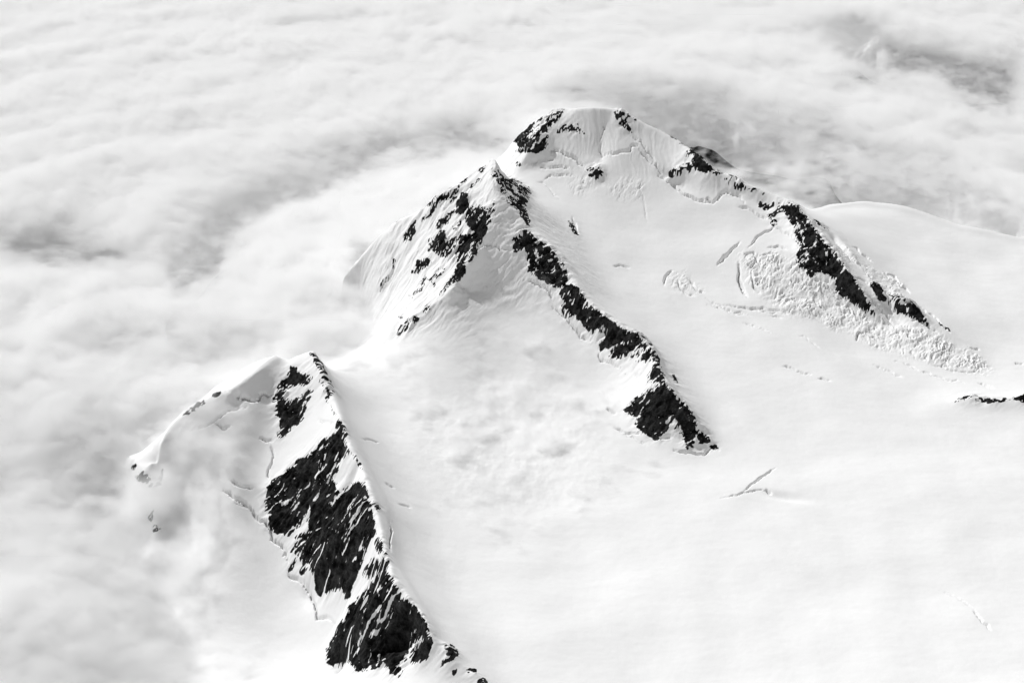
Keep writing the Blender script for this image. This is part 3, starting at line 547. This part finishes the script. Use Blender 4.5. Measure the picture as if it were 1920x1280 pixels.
THIN = [  # where the cloud thins and the dark valley shows through as grey
 ('290 520;310 450;370 400;450 350;540 310;640 285;740 265;820 240;850 215;960 205;1000 225;930 255;850 275;760 290;700 315;640 340;560 370;480 400;440 430;420 470;380 500;340 540;310 545', 1),
 ('0 420;60 400;150 430;230 420;280 440;230 480;120 490;0 480', .8), ('300 540;350 560;330 620;270 590', .4),
 ('1170 190;1260 180;1400 220;1540 290;1600 330;1700 360;1800 385;1920 410;1920 480;1800 460;1700 440;1560 400;1500 352;1430 325;1380 350;1300 330;1200 290;1150 240', 1.05),
 ('1000 140;1200 110;1400 150;1600 200;1850 300;1920 350;1920 430;1500 400;1200 240;1050 180', .55),
 ('1500 40;1600 30;1700 75;1800 90;1920 110;1920 220;1850 170;1750 130;1640 110;1540 70', 1), ('1520 0;1620 10;1700 0;1760 -20;1500 -20', .5), ('1780 300;1930 320;1930 370;1800 350', .5),
 ('670 400;750 420;735 470;700 500;650 490;640 430', .85), ('230 700;340 740;330 800;250 800', .6), ('0 640;100 600;250 640;150 680', .3), ('600 640;700 650;740 690;640 690', .4),
 ('960 240;975 280;940 300;920 270', .7), ('560 450;640 430;650 470;590 480', .2)]
CX0, CX1, CY0, CY1, CD = -90.0, 90.0, 34.0, 190.0, 0.5
def cloud_lines():
    out = []
    for s in CLOUD:
        v = np.array([[float(t) for t in p.split()] for p in s.split(';')]); A, B = unproj(v[:, 0], v[:, 1], v[:, 2]); out.append(np.stack([A, B, v[:, 2]], 1))
    return out
CT = blur(solve_heights(cloud_lines(), CX0, CX1, CY0, CY1, (8.0, 4.0, 2.0, 1.0, 0.5), 0.5), 2.2)
def edge_fade(x, y): return sstep(CX0+4, CX0+24, x)*sstep(CX1-4, CX1-24, x)*sstep(CY1-4, CY1-30, y)
def cloud_top(x, y):
    e = edge_fade(x, y); return bil(CT, (x-CX0)/CD, (y-CY0)/CD)*e + .6*(1-e)
def bank(x, y):      # long wind-drawn swells that bend round the summits
    r = np.hypot(x, y-52.0); th = np.arctan2(x, y-52.0+1e-3)
    f = sstep(60, 110, y + .15*np.abs(x))
    return f*(.85*fbm(r*.17+.5*perlin(x*.05, y*.05, 201), th*r*.045, 4, 203, .6)), f, r, th*r

thinI = np.zeros((IH, IW), np.float32)
for ps, v in THIN: fill_poly(thinI, T(0, ps), v)
thinI = blur(warp(blur(thinI, 6), 40, .012, 230), 20)
def thinness(x, y):
    u, v = proj(x, y, cloud_top(x, y)); return np.clip(bil(thinI, u+OX, v+OY), 0, 1)*edge_fade(x, y)*(1-.93*np.exp(-(((x-18.5)/11.5)**2+((y-91.5)/8)**2)**2))
def cloud_floor_mesh():
    gx = np.concatenate([-np.geomspace(700, 92, 24), np.arange(-90, 90.1, .75), np.geomspace(92, 700, 24)]); gy = np.concatenate([np.arange(34, 190, .75), np.geomspace(191, 1500, 40)])
    A, B = np.meshgrid(gx.astype(np.float32), gy.astype(np.float32)); bk = bank(A, B)[0]
    H = cloud_top(A, B) + bk*.8 - 3.3 + .5*fbm(A*.3, B*.3, 3, 210)
    far = sstep(160, 215, np.hypot(A, B)); far = np.maximum(far, 1-edge_fade(A, B)); H = H + far*(2.2*fbm(A*.03, B*.045, 4, 214)+2.6)
    th = thinness(A, B); H = H - 11.0*sstep(.10, .60, th)
    n, m = A.shape; j, i = np.mgrid[0:n-1, 0:m-1]; a = (j*m+i).ravel(); q = np.stack([a, a+1, a+1+m, a+m], 1).astype(np.int32)
    me = bpy.data.meshes.new('cloud_sea'); me.vertices.add(n*m); me.vertices.foreach_set('co', np.stack([A, B, H], -1).astype(np.float32).ravel())
    me.loops.add(q.size); me.loops.foreach_set('vertex_index', q.ravel()); me.polygons.add(len(q)); me.polygons.foreach_set('loop_start', np.arange(0, q.size, 4, dtype=np.int32))
    me.update(calc_edges=True); me.polygons.foreach_set('use_smooth', np.ones(len(q), bool))
    m_, nt, N, L = new_mat('cloud_body'); o = N('ShaderNodeOutputMaterial'); d = N('ShaderNodeBsdfDiffuse'); d.inputs[0].default_value = (.93, .93, .93, 1); L(d.outputs[0], o.inputs[0])
    me.materials.append(m_); ob = bpy.data.objects.new('cloud_sea', me); S.collection.objects.link(ob); return ob
sea = tag(cloud_floor_mesh(), 'sea of soft white cloud spreading behind and left of the peaks', 'clouds', kind='stuff')

def terr(x, y): return bspl(ZG, (x-GX0)/GD, (y-GY0)/GD)
def cloud_volume():
    bx = (-78, 78, 38, 178, -8, 6.5); dx, dy, dz = .36, .42, .25
    nx, ny, nz = int((bx[1]-bx[0])/dx), int((bx[3]-bx[2])/dy), int((bx[5]-bx[4])/dz)
    gx = np.linspace(bx[0], bx[1], nx, dtype=np.float32); gy = np.linspace(bx[2], bx[3], ny, dtype=np.float32); gz = np.linspace(bx[4], bx[5], nz, dtype=np.float32)
    A, B = np.meshgrid(gx, gy, indexing='ij'); bk, f, r, tr = bank(A, B); top = cloud_top(A, B) + bk
    e = edge_fade(A, B); th = thinness(A, B); TH = 5.2 - 3.3*sstep(.03, .30, th) - .75*sstep(.3, .9, th)
    D = np.zeros((nx, ny, nz), np.float32)
    h0 = top[:, :, None] - gz[None, None, :]
    tz = terr(A, B)[:, :, None]*np.ones_like(h0)
    msk = (h0 > -1.4) & (h0 < 5.0) & ((gz[None, None, :] > tz-.6) | (A[:, :, None] < GX0+2) | (B[:, :, None] > GY1-3) | (A[:, :, None] > GX1-2))
    ii, jj, kk = np.nonzero(msk); x, y, z = gx[ii], gy[jj], gz[kk]; ff = f[ii, jj]
    w1 = 1.4*perlin3(x*.12, y*.12, z*.2, 5)
    n = (1-ff*.55)*1.15*perlin3(x*.20+w1, y*.20, z*.38, 1) + (1-ff*.3)*.55*perlin3(x*.48, y*.48+w1, z*.7, 2) + .30*perlin3(x*1.05, y*1.05, z*1.4, 3)
    n += .14*perlin3(x*2.3, y*2.1, z*2.4, 9)
    n += ff*(.35*perlin3(r[ii, jj]*.55+w1*.6, tr[ii, jj]*.13, z*.6, 7)+.25*perlin3(r[ii, jj]*1.2+w1, tr[ii, jj]*.3, z, 8))
    n = n*(1-.55*sstep(.1, .6, th[ii, jj])); h = h0[msk] + n; ht = h + .5*n; tk = TH[ii, jj]; D[msk] = np.clip(h/1.3, 0, 1)**1.3*np.clip((tk-h0[msk]+.4*n)/.8, 0, 1)*(1-.60*sstep(.25, .9, th[ii, jj]))*np.clip(.3+e[ii, jj], 0, 1)
    # shreds of thin cloud: low over the middle glacier, over the misty ridge, and where the bank laps on the slopes
    for cx, cy, rx, ry, am, up in ((.2, 60.5, 6.5, 8.5, .55, .35), (-18.4, 54.5, 3.2, 6.0, .8, .8), (-21.5, 58.5, 3.2, 2.6, .35, .5), (-8.5, 66.5, 4.5, 3.0, .7, .6), (-10.5, 73.5, 2.2, 4.0, .7, .7)):
        g2 = np.exp(-(((A-cx)/rx)**2+((B-cy)/ry)**2)**1.5)
        m2 = (g2 > .08)[:, :, None] & (np.abs(gz[None, None, :]-tz-.5) < 2.0); ii, jj, kk = np.nonzero(m2); x, y, z = gx[ii], gy[jj], gz[kk]
        q = .9*perlin3(x*.42, y*.34, z*.6, 11)+.6*perlin3(x*.9, y*.8, z, 12)+.3*perlin3(x*2, y*1.8, z*2, 13)
        D[m2] = np.maximum(D[m2], np.clip(q*1.1-.05+(tz[m2]+up-z)*.8, 0, am)*g2[ii, jj]*(z > tz[m2]-.5))
    D[0] = D[-1] = 0; D[:, 0] = D[:, -1] = 0; D[:, :, -1] = 0
    me = bpy.data.meshes.new('cloud_mist'); me.vertices.add(D.size); at = me.attributes.new('dens', 'FLOAT', 'POINT'); at.data.foreach_set('value', D.ravel())
    o = bpy.data.objects.new('mist', me); S.collection.objects.link(o); o.parent = sea
    ng = bpy.data.node_groups.new('cloud_density', 'GeometryNodeTree')
    ng.interface.new_socket('Geometry', in_out='INPUT', socket_type='NodeSocketGeometry'); ng.interface.new_socket('Geometry', in_out='OUTPUT', socket_type='NodeSocketGeometry')
    N = ng.nodes.new; L = ng.links.new
    gi = N('NodeGroupInput'); go = N('NodeGroupOutput'); vc = N('GeometryNodeVolumeCube'); si = N('GeometryNodeSampleIndex'); si.data_type = 'FLOAT'; si.domain = 'POINT'
    na = N('GeometryNodeInputNamedAttribute'); na.data_type = 'FLOAT'; na.inputs[0].default_value = 'dens'
    pos = N('GeometryNodeInputPosition'); sep = N('ShaderNodeSeparateXYZ'); L(pos.outputs[0], sep.inputs[0])
    def idx(ax, lo, hi, k):
        q = N('ShaderNodeMapRange'); q.inputs[1].default_value = lo; q.inputs[2].default_value = hi; q.inputs[3].default_value = 0; q.inputs[4].default_value = k-1; L(sep.outputs[ax], q.inputs[0])
        t = N('ShaderNodeMath'); t.operation = 'ROUND'; L(q.outputs[0], t.inputs[0]); return t.outputs[0]
    def im(op, a, b):
        t = N('FunctionNodeIntegerMath'); t.operation = op
        for k, v in ((0, a), (1, b)):
            if isinstance(v, int): t.inputs[k].default_value = v
            else: L(v, t.inputs[k])
        return t.outputs[0]
    i = im('ADD', im('MULTIPLY', im('ADD', im('MULTIPLY', idx(0, bx[0], bx[1], nx), ny), idx(1, bx[2], bx[3], ny)), nz), idx(2, bx[4], bx[5], nz))
    L(gi.outputs[0], si.inputs['Geometry']); L(na.outputs[0], si.inputs['Value']); L(i, si.inputs['Index']); L(si.outputs[0], vc.inputs['Density']); vc.inputs['Background'].default_value = 0
    vc.inputs['Min'].default_value = (bx[0], bx[2], bx[4]); vc.inputs['Max'].default_value = (bx[1], bx[3], bx[5])
    for k, v in zip('XYZ', (nx, ny, nz)): vc.inputs['Resolution '+k].default_value = v
    st = N('GeometryNodeSetMaterial'); L(vc.outputs[0], st.inputs[0]); L(st.outputs[0], go.inputs[0])
    m, nt, N, L = new_mat('cloud_vapour'); oo = N('ShaderNodeOutputMaterial'); pv = N('ShaderNodeVolumePrincipled')
    pv.inputs['Color'].default_value = (1, 1, 1, 1); pv.inputs['Anisotropy'].default_value = 0.0; L(pv.outputs[0], oo.inputs['Volume'])
    pv.inputs['Density Attribute'].default_value = ''
    vi = N('ShaderNodeAttribute'); vi.attribute_name = 'density'; tc = N('ShaderNodeNewGeometry'); mp = N('ShaderNodeMapping'); mp.inputs['Scale'].default_value = (.75, 1.1, 1.6); mp.inputs['Rotation'].default_value = (0, 0, .35)
    L(tc.outputs['Position'], mp.inputs['Vector']); nz_ = N('ShaderNodeTexNoise'); nz_.inputs['Scale'].default_value = 1.0; nz_.inputs['Detail'].default_value = 2; nz_.inputs['Roughness'].default_value = .62; nz_.inputs['Distortion'].default_value = 0
    L(mp.outputs[0], nz_.inputs['Vector']); r1 = N('ShaderNodeMapRange'); L(nz_.outputs[0], r1.inputs[0]); r1.inputs[1].default_value = .30; r1.inputs[2].default_value = .70; r1.inputs[3].default_value = -.44; r1.inputs[4].default_value = .24
    ad = N('ShaderNodeMath'); ad.operation = 'ADD'; L(vi.outputs['Fac'], ad.inputs[0]); L(r1.outputs[0], ad.inputs[1])
    mn = N('ShaderNodeMath'); mn.operation = 'MINIMUM'; L(ad.outputs[0], mn.inputs[0]); g5 = N('ShaderNodeMath'); g5.operation = 'MULTIPLY'; L(vi.outputs['Fac'], g5.inputs[0]); g5.inputs[1].default_value = 3.0; L(g5.outputs[0], mn.inputs[1])
    sc_ = N('ShaderNodeMath'); sc_.operation = 'MULTIPLY'; sc_.use_clamp = False; L(mn.outputs[0], sc_.inputs[0]); sc_.inputs[1].default_value = 1.9
    mxx = N('ShaderNodeMath'); mxx.operation = 'MAXIMUM'; L(sc_.outputs[0], mxx.inputs[0]); mxx.inputs[1].default_value = 0; L(mxx.outputs[0], pv.inputs['Density'])
    st.inputs['Material'].default_value = m; md = o.modifiers.new('density', 'NODES'); md.node_group = ng
    return o
cloud_volume()
